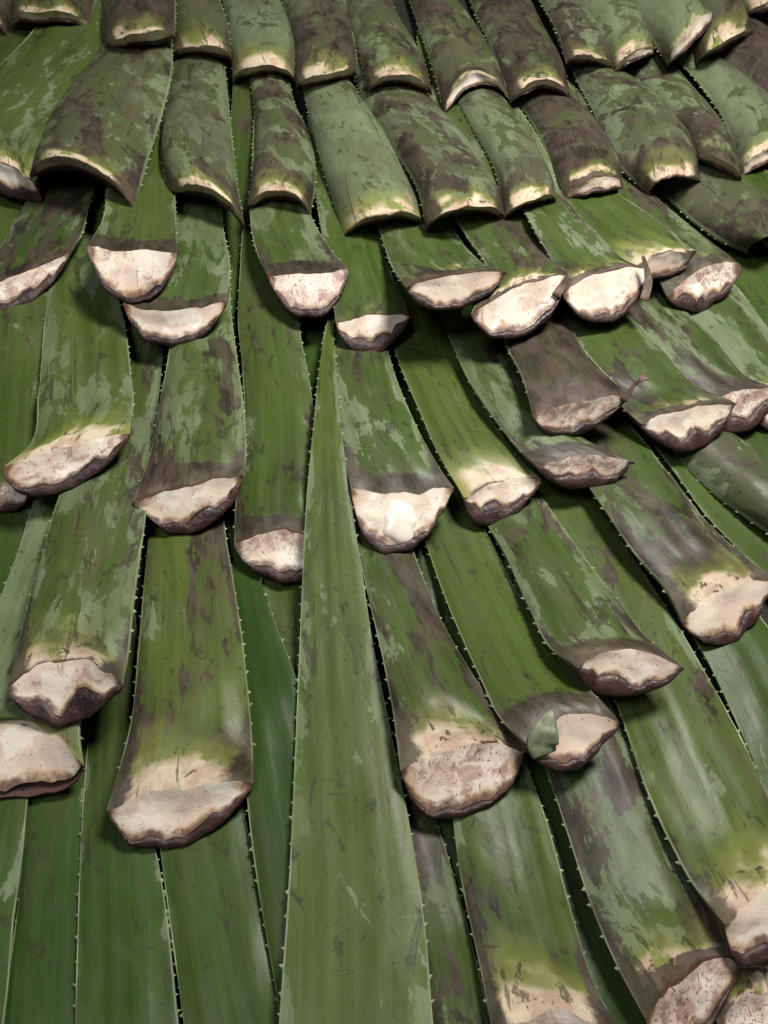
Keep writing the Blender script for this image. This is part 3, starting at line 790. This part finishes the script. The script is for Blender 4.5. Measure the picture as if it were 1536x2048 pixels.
leaf('c3', 'U', (246, 612), (454, 600), (350, 620), (345, 690), [(290, 550, 460, 540), (330, 450, 446, 450), (345, 390, 440, 380), (345, 310, 440, 300)], .55, .20, .15, .42, 'leaf with wide boat shaped cream cut and brown rim', stain=.1, rim=.2, band=0.5, conv=0.05)
leaf('c2', 'U', (173, 500), (357, 512), (270, 500), (266, 606), [(205, 440, 352, 450), (212, 380, 350, 390), (218, 310, 345, 320), (225, 220, 345, 220)], .28, .15, .10, .55, 'smooth green leaf with deep trapezoid pink cut and dark specks', stain=.6, rim=.15, band=0.9, conv=0.0)
leaf('c1', 'U', (-50, 590), (148, 508), (55, 540), (38, 612), [(-8, 510, 168, 455), (32, 440, 180, 405), (68, 370, 198, 350), (110, 260, 225, 250)], .45, .62, .30, .2, 'dark leaf with torn pale stripes and reddish tilted cut', stain=.8, rim=.40, rs=.4, band=0.6, th=.17, conv=0.05)
leaf('c11', 'D', (1495, 505), (1600, 470), (1550, 470), None, [(1440, 482, 1560, 425), (1370, 430, 1480, 370), (1320, 385, 1415, 330), (1260, 310, 1350, 270)], .35, .52, .1, .3, 'rounded shiny leaf with brown end lying over green leaves', th=.32)
# second tier, belly side up
leaf('b12', 'D', (1640, 340), (1740, 250), None, None, [(1530, 215, 1640, 150), (1460, 150, 1560, 80), (1405, 105, 1500, 40), (1350, 50, 1440, 0)], .08, .85, .1, .15, 'uniformly brown rounded leaf beside the pale frosted ones')
leaf('b11', 'D', (1480, 352), (1580, 300), (1525, 305), (1535, 325), [(1455, 260, 1560, 230), (1395, 165, 1480, 150), (1345, 110, 1410, 95), (1290, 40, 1360, 20)], .72, .15, .55, .25, 'pale frosted rounded leaf with bright white cut rim')
leaf('b10', 'D', (1392, 318), (1482, 362), (1440, 318), None, [(1372, 265, 1470, 300), (1305, 190, 1420, 220), (1242, 130, 1340, 125), (1190, 60, 1280, 50)], .55, .50, .35, .3, 'rounded leaf, frosted above and purple brown at its end', band=0.7)
leaf('b9', 'D', (1295, 388), (1402, 370), (1350, 352), None, [(1232, 330, 1392, 310), (1185, 225, 1320, 205), (1145, 145, 1225, 130), (1110, 70, 1180, 50)], .50, .62, .6, .3, 'mottled rounded leaf with yellowish rim, frosted top and brown middle')
leaf('b8', 'D', (1120, 402), (1243, 378), (1190, 358), (1200, 385), [(1094, 310, 1240, 330), (1058, 240, 1196, 250), (1025, 195, 1135, 190), (990, 130, 1090, 120)], .38, .80, .45, .4, 'brown rounded leaf with yellow blotches and white chip at its corner', band=0.4)
leaf('b7', 'D', (1008, 442), (1112, 402), (1062, 398), None, [(992, 350, 1104, 360), (945, 260, 1066, 280), (908, 195, 1010, 200), (870, 120, 960, 120)], .55, .45, .5, .35, 'slim rounded leaf with brown drooping corner beside yellow blotched one')
leaf('b6', 'D', (852, 458), (1010, 442), (945, 412), None, [(838, 390, 1002, 400), (765, 270, 955, 310), (720, 185, 855, 190), (690, 110, 800, 110)], .58, .66, .45, .35, 'broad rounded leaf mottled half brown half pale frosting')
leaf('b5', 'D', (688, 478), (848, 452), (780, 428), None, [(655, 370, 838, 400), (630, 280, 790, 300), (606, 180, 700, 160), (585, 100, 670, 90)], .80, .18, .85, .45, 'pale rounded leaf nearly all frosted, small pinkish scab by its cream rim')
leaf('b4', 'D', (492, 420), (620, 434), (565, 385), None, [(505, 350, 630, 380), (512, 260, 625, 290), (502, 170, 568, 160), (490, 90, 560, 80)], .48, .62, .85, .5, 'rounded leaf with dark brown middle and lime to cream base')
leaf('b3', 'D', (345, 398), (490, 455), (415, 378), None, [(325, 330, 478, 390), (325, 240, 464, 270), (345, 120, 448, 115), (355, 40, 440, 40)], .58, .42, .65, .45, 'rounded leaf with rosy tint, frosted green, long drooping corner')
leaf('k3', 'U', (-190, 330), (-70, 340), None, None, [(-140, 220, 10, 220), (-90, 110, 70, 120), (-40, 40, 110, 50), (0, -30, 130, -30)], .2, .6, .1, .3, 'brownish leaf half covered by the big smooth pale one')
leaf('b1', 'U', (-150, 300), (72, 372), (-20, 318), (35, 398), [(-130, 250, 110, 290), (-60, 180, 180, 200), (20, 110, 235, 120), (80, 40, 240, 30), (100, -20, 240, -40)], .42, .04, .75, .55, 'big smooth pale green leaf, clean, with cream peeling end', stain=.1, rim=.3, conv=0.05)
leaf('b2', 'D', (60, 352), (270, 422), (155, 322), None, [(75, 300, 292, 340), (112, 215, 322, 240), (175, 135, 345, 140), (215, 80, 345, 80), (240, 10, 350, 0)], .38, .62, .6, .45, 'big rounded leaf with grey brown film and pink scalloped rim')
# top tier
leaf('a14', 'D', (1490, 34), (1580, 0), (1530, 5), (1536, 20), [(1450, -40, 1550, -70), (1400, -110, 1500, -140)], .6, .2, .8, .3, 'leaf end with thick cream rim at the top of the heap')
leaf('a13', 'D', (1395, 128), (1509, 70), (1450, 82), None, [(1372, 60, 1482, 15), (1330, -10, 1440, -50), (1280, -100, 1390, -130)], .35, .55, .7, .4, 'brown speckled leaf with straight orange cream rim in the top row')
leaf('a12', 'D', (1335, 130), (1426, 32), (1375, 60), (1392, 80), [(1285, 55, 1385, 0), (1240, -10, 1340, -50), (1200, -90, 1300, -120)], .72, .25, .3, .4, 'frosted leaf with long white slanting cut in the top row', stain=.1)
leaf('a11', 'D', (1226, 150), (1310, 104), (1262, 108), (1270, 122), [(1195, 70, 1290, 50), (1140, -5, 1240, -20), (1100, -90, 1190, -110)], .62, .25, .6, .5, 'green topped leaf with narrow white rim beside slanting white cut')
leaf('a10', 'D', (1132, 128), (1226, 142), (1180, 112), None, [(1115, 70, 1205, 70), (1075, -5, 1145, -10), (1040, -90, 1110, -100)], .60, .55, .5, .3, 'slim mottled leaf with short cream rim in the top row')
leaf('a9', 'D', (1020, 205), (1142, 202), (1085, 160), (1085, 178), [(990, 120, 1128, 140), (942, 10, 1065, 10), (905, -90, 1020, -100)], .35, .80, .55, .35, 'dark brown leaf with knobbly cream rim at its end')
leaf('a8', 'D', (888, 226), (1020, 204), (945, 148), (958, 170), [(868, 150, 1000, 140), (835, 50, 950, 50), (810, -20, 900, -20), (780, -100, 870, -110)], .35, .66, .35, .6, 'olive brown leaf with thick bright white arched cut', stain=.1)
leaf('a7', 'D', (738, 182), (864, 190), (803, 150), None, [(722, 120, 850, 130), (695, 20, 790, 20), (675, -80, 760, -90)], .45, .50, .7, .5, 'greenish leaf with lime base and shallow scalloped rim in the top row')
leaf('a6', 'D', (592, 174), (714, 150), (655, 145), None, [(590, 110, 710, 90), (565, 5, 680, 10), (545, -90, 640, -90)], .40, .75, .5, .4, 'dark purple brown leaf with chipped lime rim in the top row')
leaf('a5', 'D', (466, 162), (592, 162), (530, 130), None, [(462, 110, 592, 100), (445, 10, 560, 0), (430, -90, 530, -90)], .75, .30, .95, .4, 'pale frosted leaf with wide white base in the top row')
leaf('a4', 'D', (345, 114), (464, 122), (412, 92), None, [(345, 60, 458, 60), (345, -30, 430, -30), (340, -110, 420, -110)], .10, .35, .7, .75, 'olive yellow leaf with orange cream arched rim in the top row')
leaf('a3', 'D', (212, 96), (350, 76), (282, 66), None, [(207, 40, 352, 30), (206, -50, 345, -60), (210, -120, 330, -130)], .25, .80, .45, .3, 'brown leaf with pink rim above the big scalloped leaf')
leaf('a2', 'D', (18, 52), (184, 58), (100, 22), (105, 42), [(25, 0, 192, 5), (45, -80, 205, -80), (60, -150, 200, -150)], .22, .62, .5, .4, 'brown leaf end with hollow dark cut and pink corner')
leaf('a1', 'D', (-100, 72), (16, 76), (-35, 32), None, [(-95, 20, 22, 20), (-70, -60, 40, -60), (-50, -130, 50, -130)], .2, .7, .5, .3, 'brown leaf stub with rosy end beside the hollow cut')
#LEAVES_END


# ------------------------------------------------------------------ dried slivers and torn skin at some cut ends
def flap(key, name, pts, mat):
    """a thin curled strip: (x, y, width in px, lift in m) along its length, fixed to the cut end of a leaf"""
    lf = LEAVES[key]
    h0 = lf['h'][0]
    A = np.array(pts, float)
    t = np.arange(len(A), dtype=float)
    q = np.linspace(0, len(A) - 1, (len(A) - 1) * 5 + 1)
    A = catmull(t, A, q)
    C = at(A[:, 0], A[:, 1], h0 + A[:, 3])
    tg = np.gradient(C, axis=0)
    tg /= np.linalg.norm(tg, axis=1)[:, None]
    sd = np.cross(tg, NRM)
    sd /= np.linalg.norm(sd, axis=1)[:, None]
    wm = A[:, 2] * base_depth(A[:, 1]) / FPX / 2
    V, F = [], []
    rows = (-1, -0.5, 0, 0.5, 1)
    for i in range(len(C)):
        for sgn in (1, -1):
            for k in rows[::sgn]:
                cup = -0.15 * wm[i] * (1 - k * k)
                wob = 0.0020 * n3(C[i] + sd[i] * k * wm[i], 120, 3)
                V.append(C[i] + sd[i] * k * wm[i] + NRM * (cup + wob + sgn * 0.0006))
    r = 10
    for i in range(len(C) - 1):
        for j in range(r):
            F.append((i * r + j, i * r + (j + 1) % r, (i + 1) * r + (j + 1) % r, (i + 1) * r + j))
    F.append(tuple(range(r))[::-1]); F.append(tuple((len(C) - 1) * r + j for j in range(r)))
    return mesh_obj(name, V, F, mat, lf['root'], lf['origin'])


flap('d7', 'dried_thread', [(1246, 800, 18, .001), (1260, 782, 9, .008), (1270, 768, 7, .013), (1281, 760, 9, .017), (1290, 752, 20, .018)], M_FLAP)
flap('c8', 'dried_sliver', [(1288, 600, 16, -.004), (1297, 562, 13, .004), (1292, 530, 9, .011), (1285, 512, 5, .016)], M_FLAP)
flap('c7', 'dried_sliver', [(1112, 592, 16, -.002), (1128, 566, 11, .004), (1140, 547, 5, .010)], M_FLAP)
flap('e5', 'torn_skin', [(1104, 1420, 6, .010), (1097, 1442, 30, .011), (1090, 1466, 48, .009), (1086, 1490, 54, .004), (1090, 1510, 44, -.002)], M_FLAPG)
flap('b5', 'pink_scab', [(800, 385, 26, .018), (806, 402, 34, .017), (812, 420, 30, .014)], M_SCAB)


def gel_bulge(key, name, c, rx, ry, vt, vb, dome):
    """a wet lump of clear gel swelling out of a cut face that runs from row vt down to row vb"""
    lf = LEAVES[key]
    h0, d0 = lf['h'][0], lf['face']
    V, F = [], []
    nr_, na = 7, 26
    for r in range(nr_ + 1):
        for a in range(na):
            t = 2 * math.pi * a / na
            k = r / nr_
            wob = 1 + 0.30 * noise.noise(Vector((math.cos(t) * 1.6, math.sin(t) * 1.6, 4.2 + c[0])))
            u = c[0] + rx * k * wob * math.cos(t)
            v = c[1] + ry * k * wob * math.sin(t)
            h = h0 + d0[0] + (d0[1] - d0[0]) * (v - vt) / (vb - vt) + 0.0012 + dome * (1 - k ** 2) - 0.003 * k ** 8
            V.append(at(np.array(u), np.array(v), np.array(h)))
    for r in range(nr_):
        for a in range(na):
            b = (a + 1) % na
            F.append((r * na + a, r * na + b, (r + 1) * na + b, (r + 1) * na + a))
    return mesh_obj(name, np.array(V), F, M_GEL, lf['root'], lf['origin'])


gel_bulge('d4', 'gel_bulge', (800, 1042), 42, 44, 985, 1106, 0.0022)
gel_bulge('c10', 'gel_chip', (1392, 582), 15, 18, 535, 615, 0.0012)
